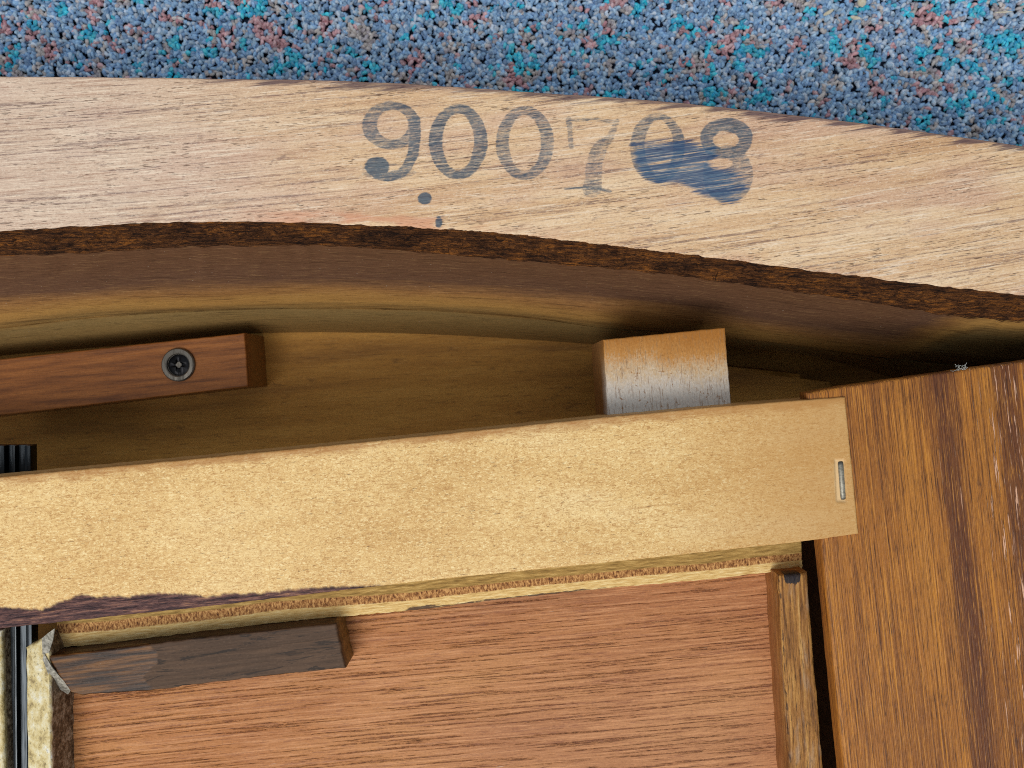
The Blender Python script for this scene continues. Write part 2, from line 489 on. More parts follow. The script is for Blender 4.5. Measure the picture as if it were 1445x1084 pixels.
def m_side_old():
    m = Mat("worn_drawer_side")
    a = m.noise(m.vec((22, 1.1, 1.1)), 4, .65)
    base = m.ramp(a, [(.32, srgb(96, 62, 34)), (.48, srgb(158, 108, 54)), (.62, srgb(192, 142, 76)), (.74, srgb(206, 168, 112))])
    cr = m.noise(m.vec((5, .32, .32)), 3, .6)
    base = m.mix(m.step(cr, .57, .68, 0, .85), base, srgb(52, 34, 22))
    gy = m.noise(m.vec((12, 2.5, 2.5), (3, 0, 0)), 3)
    base = m.mix(m.step(gy, .52, .7, 0, .6), base, srgb(166, 140, 116))
    ed = m.math('ADD', m.attr("edge"), m.math('MULTIPLY', m.math('SUBTRACT', m.noise(m.vec((3, 1.2, 1.2), (6, 0, 0)), 4, .65), .5), 1.8))
    base = m.mix(m.step(ed, .6, .95, 0, .85), base, srgb(70, 50, 40))
    bl = m.math('ADD', m.attr("blot"), m.math('MULTIPLY', m.math('SUBTRACT', m.noise(m.vec((1.2, .6, .6), (8, 0, 0)), 3, .6), .5), .9))
    base = m.mix(m.step(bl, .45, .65, 0, .95), base, srgb(34, 36, 44))
    side = m.attr("side")
    base = m.mix(side, base, m.ramp(m.noise(m.vec((14, 3, 3)), 3), [(.3, srgb(142, 92, 50)), (.7, srgb(176, 118, 68))]))
    base = m.grit(base, .4, .5)
    m.height(cr, -.3); m.height(a, .3)
    return m.done(base, .6, .3)

def m_dark():
    m = Mat("dark_glue_block")
    a = m.noise(m.vec((26, 1.4, 1.4)), 4, .65, .5)
    base = m.ramp(a, [(.36, srgb(28, 20, 17)), (.5, srgb(62, 46, 37)), (.66, srgb(92, 70, 54))])
    gl = m.math('ADD', m.attr("patch"), m.math('MULTIPLY', m.math('SUBTRACT', m.noise(m.vec((5, 2.5, 2)), 3), .5), .35))
    k = m.step(gl, .47, .53)
    rich = m.ramp(m.noise(m.vec((18, 1.1, 1.1), (2, 0, 0)), 4, .6), [(.38, srgb(38, 24, 17)), (.52, srgb(78, 49, 25)), (.64, srgb(116, 76, 36))])
    dust = m.mix(.45, base, srgb(94, 68, 46))
    fig = m.noise(m.vec((16, 2.2, 2), (7, 2, 0)), 4, .65, 1.2)
    dust = m.mix(m.step(fig, .56, .62, 0, .75), dust, srgb(26, 19, 16))
    base = m.mix(k, dust, rich)
    sp = m.noise(m.vec((1, 1, 1)), 2)
    base = m.mix(m.step(sp, .76, .82, 0, .7), base, srgb(190, 180, 170))
    base = m.grit(base, .3, .6, srgb(40, 30, 25), srgb(112, 90, 72))
    base = m.mix(m.attr("endcut"), base, m.ramp(a, [(.3, srgb(92, 66, 34)), (.7, srgb(150, 114, 64))]))
    m.height(a, .14)
    return m.done(base, m.mix(k, (.6, .6, .6, 1), (.4, .4, .4, 1)), .25)

def m_fibre():
    m = Mat("grubby_pale_side")
    a = m.noise(m.vec((4, 2.6, 3)), 5, .7)
    base = m.ramp(a, [(.34, srgb(150, 130, 86)), (.46, srgb(206, 186, 130)), (.58, srgb(222, 210, 170)), (.70, srgb(230, 230, 222))])
    sp = m.noise(m.vec((1.1, .8, .8)), 4, .7)
    base = m.mix(m.step(sp, .57, .66, 0, .55), base, srgb(74, 62, 40))
    side = m.attr("side")
    br = m.ramp(m.noise(m.vec((1.6, 1.6, 1.6)), 4, .7), [(.36, srgb(64, 50, 38)), (.5, srgb(116, 98, 76)), (.64, srgb(176, 160, 138))])
    base = m.mix(side, base, br)
    m.height(a, .3); m.height(sp, .2)
    return m.done(base, .5, .35)

def m_cleat():
    m = Mat("red_brown_cleat")
    a = m.noise(m.vec((30, 2, 2)), 4, .62)
    base = m.ramp(a, [(.32, srgb(104, 60, 28)), (.5, srgb(140, 84, 38)), (.68, srgb(160, 100, 48))])
    l = m.noise(m.vec((10, .4, .4)), 3, .6)
    base = m.mix(m.step(l, .56, .7, 0, .6), base, srgb(84, 46, 26))
    side = m.attr("side")
    base = m.mix(m.math('MULTIPLY', side, .6), base, srgb(150, 112, 58))
    base = m.grit(base, .3, .6)
    m.height(l, .1)
    return m.done(base, .55, .3)

def m_metal(name, col, rough, scratch=.3):
    m = Mat(name)
    t = m.new("ShaderNodeTexCoord").outputs["Object"]
    a = m.noise(m.vec((.0006, .01, .002), src=t), 3, .6)
    c = m.mix(m.step(a, .5, .7, 0, scratch), col, (col[0] * .4, col[1] * .4, col[2] * .4, 1))
    return m.done(c, m.step(a, .3, .7, rough * .7, rough * 1.4), .5, 1.0)

def m_wire():
    m = Mat("dull_staple_wire")
    n = m.noise(m.vec((.0012, .0008, .001), src=m.new("ShaderNodeTexCoord").outputs["Object"]), 3, .6)
    c = m.ramp(n, [(.35, (.22, .20, .16, 1)), (.65, (.44, .41, .33, 1))])
    return m.done(m.mix(m.attr("endk"), c, (.04, .045, .05, 1)), .5, .5, .55)

def m_plain(name, c1, c2, size, rough=.6, spec=.3, trans=0.0):
    m = Mat(name)
    t = m.new("ShaderNodeTexCoord").outputs["Object"]
    a = m.noise(m.vec((size * MM,) * 3, src=t), 3, .6)
    base = m.ramp(a, [(.35, c1), (.65, c2)])
    if trans: m.bsdf.inputs["Transmission Weight"].default_value = trans
    return m.done(base, rough, spec)

def m_pile():
    m = Mat("carpet_yarn")
    n = m.new("ShaderNodeAttribute", attribute_name="yarn"); col = n.outputs["Vector"]
    uv = m.attr("ply", True)
    w = m.noise(m.vec((1, 1, 1), src=uv), 2, .6)
    c = m.mix(m.step(w, .38, .62, .0, .42), col, m.mix(.5, col, srgb(226, 232, 244)))
    c = m.mix(m.step(w, .44, .28, 0, .6), c, m.mix(.75, col, srgb(14, 16, 28)))
    m.height(w, .16)
    return m.done(c, .5, .4)

M = dict(apron=m_apron(), sawn=m_sawn(), wall=m_wall(), floor=m_floor(), rail=m_rail(), block=m_block(), teak=m_teak(),
         panel=m_panel(), ply=m_ply(), side=m_side_old(), dark=m_dark(), fibre=m_fibre(), cleat=m_cleat(), pile=m_pile(),
         steel=m_metal("dull_steel", (.17, .155, .135, 1), .5), black=m_metal("black_slide_metal", (.035, .04, .045, 1), .3, .6),
         bright=m_metal("slide_steel", (.06, .066, .072, 1), .35), wire=m_wire(), screwdark=m_metal("dark_screw_metal", (.02, .02, .022, 1), .42),
         backing=m_plain("carpet_backing", srgb(24, 30, 46), srgb(42, 52, 74), 2, .9, .1),
         sliver=m_plain("pale_splinter", srgb(214, 200, 170), srgb(240, 236, 220), 1),
         lint=m_plain("grey_lint", srgb(150, 150, 140), srgb(196, 200, 196), .5, .9, .1),
         film=m_plain("torn_grey_film", srgb(112, 108, 98), srgb(178, 174, 162), 1.0, .6, .3),
         blocker=m_plain("light_blocker_wood", srgb(58, 38, 26), srgb(92, 60, 38), 3, .6, .3))  # wood for the unseen boards added to block light

# ------------------------------------------------------------------ upturned desk: curved apron
ZF = -75.0                     # inner floor (underside of the top)
ZC = -104.0                    # carpet backing
desk = thing("upturned_desk", (0, 0, ZF - 23), "upturned teak and birch carcass, blue number stamped on its curved edge, lying on speckled carpet", "furniture")

OUT = [(-600, 118), (-250, 107.5), (0, 106.8), (150, 108), (300, 110), (500, 113.8), (737, 128), (950, 143.5), (1100, 159), (1216, 173), (1370, 194.5), (1445, 205.5), (1700, 250), (2000, 312)]
INN = [(-600, 415), (-250, 352), (0, 327), (138, 318), (277, 313), (346, 313), (480, 316.5), (652, 325), (780, 337), (909, 352), (1100, 376), (1200, 389), (1330, 404), (1445, 417), (1700, 452), (2000, 505)]
CHF = [(-600, 448), (-250, 385), (0, 362), (138, 357), (242, 350), (346, 347), (480, 348), (622, 359), (823, 376), (952, 389), (1100, 409), (1250, 431), (1350, 447), (1445, 455), (1700, 492), (2000, 545)]
BAS = [(-600, 580), (-250, 532), (0, 503), (200, 486), (345, 472), (500, 470), (640, 474), (760, 481), (850, 487), (1030, 491), (1120, 498), (1200, 516), (1300, 545), (1445, 580), (1700, 640), (2000, 720)]
BND = [(-600, 500), (-250, 445), (0, 424), (150, 411), (300, 405), (480, 403), (640, 407), (823, 420), (952, 434), (1100, 456), (1250, 478), (1350, 490), (1445, 503), (1700, 556), (2000, 590)]
LIN = [(-600, 545), (-250, 490), (0, 462), (150, 445), (300, 437), (480, 434), (640, 439), (760, 449), (850, 462), (952, 470), (1100, 484), (1250, 505), (1350, 515), (1445, 525), (1700, 580), (2000, 650)]

def ink_masks(px, py):
    X = (px - 480) * 2.33; Y = (py - 80) * 2.33
    # slight wobble of the stamp
    X = X + 2.5 * fnoise(px * .06, py * .06, 2); Y = Y + 2.5 * fnoise(px * .06 + 50, py * .06, 2)
    ink = np.zeros_like(X)
    def add(mask, s): np.maximum(ink, mask * s, out=ink)
    def ell(cx, cy, rx, ry, rot=0.0):
        a = math.radians(rot); dx, dy = X - cx, Y - cy
        x2 = dx * math.cos(a) + dy * math.sin(a); y2 = -dx * math.sin(a) + dy * math.cos(a)
        return (np.hypot(x2 / rx, y2 / ry) - 1) * min(rx, ry)
    def ring(o, i): return sst(3, -3, ell(*o)) * sst(-3, 3, ell(*i))
    def stroke(pts, w0, w1):
        pts = np.array(pts, float); d = np.full_like(X, 1e9); n = len(pts) - 1
        for k in range(n):
            a, b = pts[k], pts[k + 1]; ab = b - a
            t = np.clip(((X - a[0]) * ab[0] + (Y - a[1]) * ab[1]) / (ab @ ab), 0, 1)
            w = w0 + (w1 - w0) * (k + t) / n
            d = np.minimum(d, np.hypot(X - a[0] - t * ab[0], Y - a[1] - t * ab[1]) - w)
        return sst(3, -3, d)
    # 9
    add(ring((168, 226, 97, 80), (172, 224, 50, 48)), .72)
    add(stroke([(244, 210), (246, 262), (240, 320), (222, 362), (196, 386), (160, 397), (120, 390)], 21, 15), .85)
    add(sst(5, -5, ell(122, 362, 40, 34)), 1.05)
    add(ring((160, 380, 90, 28), (160, 372, 50, 14)), .5)
    # 0 0
    add(ring((388, 280, 97, 125), (388, 280, 50, 92)), .8)
    add(ring((607, 284, 96, 123), (607, 284, 52, 90)), .7)
    # faded 7
    add(stroke([(752, 205), (756, 250), (760, 298)], 10, 9), .62)
    add(stroke([(748, 207), (830, 208), (905, 215)], 8, 8), .54)
    add(stroke([(812, 258), (835, 258)], 3, 3), .35)
    add(stroke([(912, 212), (888, 262), (860, 300), (842, 345), (832, 395), (828, 430)], 9, 33), .54)
    add(ring((850, 355, 42, 90, 14), (870, 352, 24, 82, 14)), .6)
    add(stroke([(738, 433), (800, 430), (845, 434), (888, 442)], 4, 6), .8)
    # second-last 0
    add(ring((1043, 300, 91, 116), (1048, 296, 46, 86)), .68)
    # 8
    add(ring((1270, 268, 88, 68), (1268, 274, 42, 28)), .85)
    add(ring((1275, 388, 84, 96), (1250, 352, 38, 18)), .62)
    add(sst(4, -4, ell(278, 466, 23, 20)), 1.1)
    add(sst(4, -4, ell(325, 543, 11, 19)), 1.0)
    # smear: polygon distance
    poly = np.array([(962, 292), (1010, 285), (1130, 278), (1180, 292), (1232, 292), (1238, 328), (1216, 352), (1230, 366), (1310, 378), (1345, 392),
                     (1338, 440), (1318, 478), (1290, 486), (1240, 470), (1190, 455), (1150, 432), (1110, 412), (1045, 415), (1000, 400), (972, 356)], float)
    d = np.full_like(X, 1e9); ins = np.zeros(X.shape, bool)
    for k in range(len(poly)):
        a, b = poly[k], poly[(k + 1) % len(poly)]; ab = b - a
        t = np.clip(((X - a[0]) * ab[0] + (Y - a[1]) * ab[1]) / (ab @ ab), 0, 1)
        d = np.minimum(d, np.hypot(X - a[0] - t * ab[0], Y - a[1] - t * ab[1]))
        c = ((a[1] > Y) != (b[1] > Y)) & (X < (b[0] - a[0]) * (Y - a[1]) / (b[1] - a[1] + 1e-9) + a[0]); ins ^= c
    d = np.where(ins, -d, d)
    smear = sst(24, -18, d) * 1.0
    smear = smear * (1 - .25 * sst(1235, 1330, X) * sst(300, 360, Y))
    return ink, smear

def apron():
    xs = np.r_[np.arange(-560, 490, 7.0), np.arange(490, 1090, 1.3), np.arange(1090, 1960, 7.0)]
    o = smooth_curve(OUT, xs); i = smooth_curve(INN, xs)
    za = 1.0
    ox, oy = P(xs, o, za); ix, iy = P(xs, i, za)
    # ragged inner arris, faintly wavering outer arris
    iy = iy + .38 * fnoise(ix * .35, ix * 0 + 3, 5) + .25 * np.abs(fnoise(ix * .9, ix * 0 + 9, 3))
    oy = oy + .10 * fnoise(ox * .2, ox * 0 + 1, 3)
    nv = 150
    L = np.median(oy - iy)
    e = np.array([0, .15, .45, .8]) / L
    v = np.r_[e, np.linspace(1.4 / L, 1 - 1.0 / L, nv), 1 - .6 / L, 1 - .3 / L, 1]
    X = ox[None] * (1 - v[:, None]) + ix[None] * v[:, None]
    Y = oy[None] * (1 - v[:, None]) + iy[None] * v[:, None]
    q = np.clip(1 - (v * L) / .8, 0, 1)[:, None]
    q2 = np.clip(1 - ((1 - v) * L) / .6, 0, 1)[:, None]
    Z = za - .8 * (1 - np.sqrt(1 - q * q)) - .35 * q2 ** 2 + .10 * fnoise(X * .03, Y * .05, 3)
    verts = np.stack([X, Y, Z], -1).reshape(-1, 3)
    nr, nc = X.shape
    faces = grid_faces(nr, nc)
    # outer wall and underside close it into a solid with the shell
    rows = []
    for zz in (-1.2, -30, -60, ZF - 22.0):
        rows.append(np.c_[ox, oy, np.full(nc, zz)])
    rows.append(np.c_[ox, oy - 9, np.full(nc, ZF - 22.0)])
    base = len(verts); extra = np.vstack(rows)
    verts = np.vstack([verts, extra])
    prev = np.arange(nc)
    for k in range(len(rows)):
        cur = base + k * nc + np.arange(nc)
        faces = np.vstack([faces, np.c_[prev[:-1], prev[1:], cur[1:], cur[:-1]]]); prev = cur
    px = verts[:, 0] / (H - verts[:, 2].clip(-5)) * FPX + CX; py = CY - verts[:, 1] / (H - verts[:, 2].clip(-5)) * FPX
    ink, smear = ink_masks(px, py)
    top = np.arange(len(verts)) < nr * nc
    dout = np.abs(smooth_curve(OUT, np.clip(px, -590, 1990)) - py); din = np.abs(smooth_curve(INN, np.clip(px, -590, 1990)) - py)
    xg = verts[:, 0]
    # grain rises to the right, more steeply towards the right end
    s0, s1 = math.tan(math.radians(3.5)), math.tan(math.radians(9.5))
    xm = np.clip((xg + 145) / 290, -.6, 1.5)
    integral = 290 * (s0 * xm + (s1 - s0) * xm ** 2 / 2)
    g = np.c_[xg, verts[:, 1] - integral, verts[:, 2]]
    att = dict(grain=g, ink=np.where(top, ink, 0), smear=np.where(top, smear, 0),
               edge=np.exp(-dout / 16) * (.75 + .5 * sst(150, 420, px)) * np.where(px < 230, .6, 1),
               rim=np.exp(-(dout / 2.2) ** 2) * .9,
               torn=np.where(top, sst(22, 10, din) * sst(300, 460, px) * sst(720, 600, px) * sst(-.2, .3, fnoise(px * .02, py * .1)), 0),
               left_sheen=sst(620, 60, px))
    a = mesh_obj("curved_apron", verts, faces, M["apron"], desk, att, sharp=50, label="pale curved board edge stamped with a smudged blue number")
    # torn saw-cut arris
    xs2 = np.arange(-560, 1960, 2.2)
    i2 = np.interp(P(xs2, 0 * xs2, za)[0], ix, iy); x2 = P(xs2, 0 * xs2, za)[0]
    c = smooth_curve(CHF, xs2); cx, cy = P(xs2, c, -8)
    nvv = 22; vv = np.linspace(0, 1, nvv)[:, None]
    X = x2[None] * (1 - vv) + cx[None] * vv; Y = i2[None] * (1 - vv) + cy[None] * vv
    Z = (za - .35) * (1 - vv) + (-8.0) * vv + 0 * X
    bulge = np.sin(vv * math.pi)
    step = fnoise(X * .09 + 3, Y * .06, 2)
    Z = Z + bulge * (1.1 * fnoise(X * .5, Y * .9 + 7, 4) + 1.6 * np.round(step * 3) / 3)
    Y = Y + bulge * .45 * fnoise(X * .6 + 31, Y * .8, 4)
    Y[-1] += .5 * fnoise(X[-1] * .3, X[-1] * 0, 4); 
    vt = np.stack([X, Y, Z], -1).reshape(-1, 3)
    gg = np.c_[vt[:, 0] + 3 * fnoise(vt[:, 0] * .05, vt[:, 1] * .1), vt[:, 1], vt[:, 2]]
    mesh_obj("sawn_arris", vt, grid_faces(*X.shape), M["sawn"], a, dict(grain=gg), sharp=None)
    # shell wall: stained upper band, round shoulder, fine joint line, foot
    xs3 = np.arange(-560, 1960, 5.0)
    prof = []
    def row(curve, z, w=1.0): 
        p = smooth_curve(curve, xs3); return P(xs3, p, z)
    r0 = (X[-1], Y[-1])
    def rs(r): return np.interp(P(xs3, 0 * xs3, za)[0], r[0], r[1])
    def lerp(A, B, t): return (A[0] * (1 - t) + B[0] * t, A[1] * (1 - t) + B[1] * t)
    R0 = row(CHF, -8); R1 = row(BND, -34); R2 = row(LIN, -50); R3 = row(BAS, ZF - .6)
    R0 = (R0[0], np.interp(R0[0], r0[0], r0[1]) + .25)
    keys = [(R0, -7.6, 0)]
    for t in (.2, .4, .6, .8): keys.append((lerp(R0, R1, t), -7.6 + (-34 + 7.6) * t - 1.5 * math.sin(math.pi * t), .40 * t))
    keys.append((R1, -34, .40))
    for t in (.25, .5, .75, .93): keys.append((lerp(R1, R2, t), -34 - 16 * t + 3.0 * math.sin(math.pi * t), .40 + .28 * t))
    keys.append((R2, -51.4, .68)); keys.append((lerp(R2, R3, .05), -51.0, .70))
    for t in (.2, .4, .6, .8): keys.append((lerp(R2, R3, t), -51 + (ZF - .6 + 51) * t + 3.0 * math.sin(math.pi * t), .70 + .3 * t))
    keys.append((R3, ZF - .6, 1.0))
    vt = np.vstack([np.c_[k[0][0], k[0][1], np.full(len(xs3), k[1]) + .25 * fnoise(k[0][0] * .06, k[0][0] * 0 + k[1], 3)] for k in keys])
    va = np.repeat([k[2] for k in keys], len(xs3))
    pxx = np.tile(xs3, len(keys))
    va = va + .55 * sst(1240, 1400, pxx) - .05 * sst(900, 1150, pxx) * sst(1330, 1150, pxx)
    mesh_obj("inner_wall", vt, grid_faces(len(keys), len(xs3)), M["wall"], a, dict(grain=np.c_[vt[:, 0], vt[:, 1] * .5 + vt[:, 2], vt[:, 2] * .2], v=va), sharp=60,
             label="shadowed inner wall with brown stain along its upper band")
    return ox, oy
aox, aoy = apron()

def slab_from_outline():
    # underside of the top: follows the apron's outer curve, runs on below the drawer; an open rebate at the right
    x = np.unique(np.r_[aox[::6], np.arange(70, 230, 1.5)]); y = np.interp(x, aox, aoy) - 1.5
    n = len(x)
    v = np.r_[np.linspace(0, .22, 70), np.linspace(.23, 1, 24)][:, None]; nv = len(v)
    X = x[None] + 0 * v; Y = y[None] * (1 - v) + (-420.0) * v
    Z = ZF + .15 * fnoise(X * .02, Y * .03, 3)
    px = X / (H - ZF) * FPX + CX; py = CY - Y / (H - ZF) * FPX
    lo_e = np.interp(px, [1000, 1050, 1130, 1230, 1330, 1700], [512, 517, 526, 552, 590, 760])
    Z = Z - 19.5 * sst(3, -1, py - lo_e) * sst(985, 1000, px)
    vt = np.stack([X, Y, Z], -1).reshape(-1, 3); f = grid_faces(nv, n)
    lo = vt.copy(); lo[:, 2] = ZF - 21.0
    base = len(vt)
    idx = np.arange(nv * n).reshape(nv, n)
    ring = np.r_[idx[0, ::-1], idx[1:, 0], idx[-1, 1:], idx[-2:0:-1, -1]]
    f = np.vstack([f, f[:, ::-1] + base, np.c_[ring, np.roll(ring, -1), np.roll(ring, -1) + base, ring + base]])
    vt = np.vstack([vt, lo])
    mesh_obj("underside_panel", vt, f, M["floor"], desk, dict(grain=grain_coords(vt, 3)), label="tan inner floor panel in shadow behind the rail")
slab_from_outline()

# ------------------------------------------------------------------ rail with staple
RZ = 0.8
STRIP = np.array([(-700, 930), (-220, 880), (0, 857), (30, 859), (57, 861), (72, 856), (84, 848), (110, 841), (164, 843), (228, 838), (262, 838), (290, 843), (303, 842), (316, 837), (358, 838), (449, 829), (550, 826), (700, 808), (1300, 730)], float)
def rail_attr(px, py, v):
    top = v[:, 2] > RZ - 3
    sy = np.interp(px, STRIP[:, 0], STRIP[:, 1]) + 3.0 * fnoise(px * .12, py * .02, 3) + 2.0 * fnoise(px * .45, py * .1, 3)
    st = sst(-2.5, 2.5, py - sy) * sst(560, 520, px)
    ty = np.interp(px, [-700, 0, 300, 600, 850, 1032, 1193], [739, 673, 645, 615, 589, 572, 560])
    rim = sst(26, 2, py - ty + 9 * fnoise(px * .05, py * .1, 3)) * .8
    ex = np.interp(py, [560, 660, 752], [1193, 1203, 1212])
    dend = ex - px
    lx = 1188 + (py - 650) * .05
    gr = sst(9, 5, np.abs(px - lx + 4) + 2.5 * fnoise(px * .3, py * .12, 3)) * sst(646, 650, py) * sst(710, 706, py)
    return dict(stain=np.where(top, st, sst(520, 300, px) * (py > ty + 120)), rim=np.where(top, rim, .5), end_tone=sst(330, 10, dend), groove=gr)
def rail_z(X, Y):
    px = X / (H - RZ) * FPX + CX; py = CY - Y / (H - RZ) * FPX
    st = np.interp(px, STRIP[:, 0], STRIP[:, 1])
    d = sst(-3, 3, py - st - 1.5 * fnoise(px * .2, py * .05, 3)) * sst(555, 500, px)
    lx = 1188 + (py - 650) * .05
    gr = sst(9, 5, np.abs(px - lx + 3)) * sst(646, 651, py) * sst(711, 706, py)
    return -.55 * d + d * .25 * fnoise(X * .5, Y * 1.5, 3) - .55 * gr
usr = np.r_[np.linspace(0, .355, 40)[:-1], np.linspace(.355, .67, 320)[:-1], np.linspace(.67, .965, 110)[:-1], np.linspace(.965, 1, 60)]
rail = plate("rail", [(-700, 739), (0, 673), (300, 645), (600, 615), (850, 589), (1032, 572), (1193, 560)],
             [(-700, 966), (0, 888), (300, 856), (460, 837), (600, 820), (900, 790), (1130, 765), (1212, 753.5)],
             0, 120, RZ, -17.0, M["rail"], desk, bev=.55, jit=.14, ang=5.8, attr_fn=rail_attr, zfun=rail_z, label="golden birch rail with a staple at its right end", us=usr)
def staple():
    p0 = np.array(P(1187, 652, RZ)); p1 = np.array(P(1191, 705, RZ))
    d = (p1 - p0) / np.linalg.norm(p1 - p0); n = np.array([-d[1], d[0]])
    path = [(p0, -3.0), (p0 - d * -.05, -.6), (p0 + d * .25, -.05), (p0 + d * .9, .12), ((p0 + p1) / 2, .1), (p1 - d * .9, .05), (p1 - d * .25, -.1), (p1, -.6), (p1, -3.0)]
    vs = []; hw, hh = .8, .32
    for k, (p, z) in enumerate(path):
        a = path[max(k - 1, 0)]; b = path[min(k + 1, len(path) - 1)]
        t = np.r_[b[0] - a[0], b[1] - a[1]]; t /= np.linalg.norm(t)
        nn = np.r_[n, 0]; up = np.cross(t, nn); up /= np.linalg.norm(up)
        if up[2] < 0 and abs(up[2]) > .2: up = -up
        c = np.r_[p, z + RZ - .45]
        for w, h in ((-1, -.6), (-.7, 1), (0, 1.25), (.7, 1), (1, -.6)): vs.append(c + nn * hw * w + up * hh * h)
    f = []
    for k in range(len(path) - 1):
        for j in range(5): f.append((k * 5 + j, k * 5 + (j + 1) % 5, k * 5 + 5 + (j + 1) % 5, k * 5 + 5 + j))
    zz = np.array([v[2] for v in vs]); ek = np.repeat([1, 1, .9, .35, 0, .1, .8, 1, 1], 5)
    mesh_obj("staple", vs, f, M["wire"], rail, dict(endk=ek), sharp=60)
staple()

# ------------------------------------------------------------------ spacer block under the rail
def block_attr(px, py, v):
    side = (v[:, 2] < -13.2).astype(float)
    return dict(v=np.clip((py - 466) / 110, 0, 1.2), side=side)
plate("spacer_block", [(851, 479.5), (1023, 462)], [(861, 640), (1036, 622)], 40, 40, -11.5, -48.0, M["block"], desk, bev=.5, jit=.16, ang=-84, attr_fn=block_attr,
      label="whitened square wood block standing out from under the rail")

# ------------------------------------------------------------------ cleat with screw
CZ = -52.0
def cleat_attr(px, py, v): return dict(side=(v[:, 2] < CZ - 1.2).astype(float))
cleat = plate("cleat", [(-700, 583), (0, 507), (345, 470)], [(-700, 664), (0, 586), (350, 545.5)], 110, 26, CZ, ZF + .1, M["cleat"], desk, bev=.5, jit=.15, ang=5.6, attr_fn=cleat_attr,
              label="red brown wooden cleat fixed down with one round screw")
def lathe(prof, n, c):
    vs = []; f = []
    for r, z in prof:
        for k in range(n):
            a = 2 * math.pi * k / n; vs.append((c[0] + r * math.cos(a), c[1] + r * math.sin(a), c[2] + z))
    for i in range(len(prof) - 1):
        for k in range(n):
            f.append((i * n + k, i * n + (k + 1) % n, (i + 1) * n + (k + 1) % n, (i + 1) * n + k))
    f.append(tuple((len(prof) - 1) * n + k for k in range(n)))
    return vs, f
sc = P(252.6, 515, CZ)
vs, f = lathe([(5.75, -.4), (5.7, .9), (5.35, 1.25), (4.2, 1.3), (3.85, 1.1), (3.75, .3), (3.6, .22)], 40, (sc[0], sc[1], CZ))
screw = mesh_obj("screw_washer", vs, f, M["steel"], cleat, sharp=30)
# domed screw head sunk in the ring, with a cross recess cut as facets
def screw_head():
    n = 48; vs = []; f = []
    radii = [3.62, 3.3, 2.8, 2.2, 1.7, 1.2, .7, .3]
    for r in radii:
        for k in range(n):
            a = 2 * math.pi * k / n + .5
            z = .55 + .75 * (1 - (r / 3.62) ** 2)
            ca = max(abs(math.cos(a)), abs(math.sin(a)))
            w = r * min(abs(math.cos(a)), abs(math.sin(a)))
            if w < .6 and r < 2.3: z -= 1.1 * (1 - r / 3.2)
            if r < .9: z -= .2
            vs.append((sc[0] + r * math.cos(a), sc[1] + r * math.sin(a), CZ + z - .2))
    for i in range(len(radii) - 1):
        for k in range(n): f.append((i * n + k, i * n + (k + 1) % n, (i + 1) * n + (k + 1) % n, (i + 1) * n + k))
    f.append(tuple((len(radii) - 1) * n + k for k in range(n)))
    mesh_obj("screw", vs, f, M["screwdark"], cleat, sharp=40)
screw_head()

# ------------------------------------------------------------------ teak side panel
TZ = 0.0
def teak_attr(px, py, v):
    # figure bands follow the grain, which leans 6 degrees
    q = px - (py - 540) * .11
    b = np.exp(-((q - 1328) / 20) ** 2) * 1.05 + np.exp(-((q - 1420) / 14) ** 2) * .6 + .42 * sst(1310, 1400, q) + np.exp(-((q - 1500) / 25) ** 2) * .7
    return dict(bands=b, limed=.2 + .62 * sst(1300, 1420, q) + .1 * np.exp(-((q - 1325) / 20) ** 2))
plate("side_panel", [(1138, 554), (1193, 544.5), (1445, 509), (1900, 446)], [(1272, 1900), (1400, 1900), (1630, 1900), (2130, 1900)], 150, 90, TZ, -6, M["teak"], desk,
      bev=1.0, jit=.16, ang=-83.8, attr_fn=teak_attr, label="orange brown teak panel with strong upright grain")
plate("gap_light_blocker", [(1216, 640), (1445, 610), (1900, 560)], [(1330, 1900), (1630, 1900), (2130, 1900)], 30, 40, -6.3, ZF + .2, M["blocker"], desk, bev=.5)  # hidden board added to keep the gap beside the drawer dark
plate("rear_light_blocker", [(-700, 1760), (1500, 1760)], [(-700, 1830), (1500, 1830)], 30, 6, -41, ZF + .2, M["blocker"], desk, bev=.5)  # unseen board added below the frame, stops light flooding in underneath

# ------------------------------------------------------------------ drawer
DZ = -25.0
drawer = thing("drawer", (-20, -80, -42), "upside-down drawer with reddish ribbed plywood bottom, lying below the birch rail", "drawer")
def panel_attr(px, py, v): return dict(ruddy=sst(250, 1000, px) * (.5 + .5 * sst(850, 1060, py)))
plate("bottom_panel", [(92, 915), (480, 872), (716, 843), (1000, 814), (1084, 804)], [(92, 1900), (480, 1900), (716, 1900), (1000, 1900), (1150, 1900)], 120, 60, DZ, DZ - 5, M["panel"], drawer,
      bev=.3, jit=.05, ang=5.9, bend=lambda v: 1.2 * np.sin(v[:, 0] * .018), attr_fn=panel_attr, label="salmon brown plywood drawer bottom with dark ribbed grain")
PZ = -20.0
LOW = [(83, 914), (91, 913.5), (152, 910), (266, 897), (380, 880), (488, 870), (583, 861.5), (716, 845), (850, 831), (1000, 818), (1073, 809.5), (1133, 803.5)]
def ply_attr(px, py, v):
    ly = np.interp(px, [p[0] for p in LOW], [p[1] for p in LOW])
    d = ly - py
    tn = (sst(545, 590, px) * sst(640, 600, px) * sst(12, 2, d) * .9 + sst(600, 650, px) * sst(960, 800, px) * sst(6, 1, d) * .8)
    return dict(v=d / 54.0 * (1 + .45 * sst(150, 800, px)), torn=tn)
plate("back_panel", [(78, 862), (300, 838), (600, 800), (900, 768), (1130, 742)], LOW, 260, 30, PZ, DZ - 14, M["ply"], drawer, bev=.35, jit=.3, jf=.9, ang=6.1, attr_fn=ply_attr,
      label="layered plywood edge of the drawer back")
SZ = -12.0
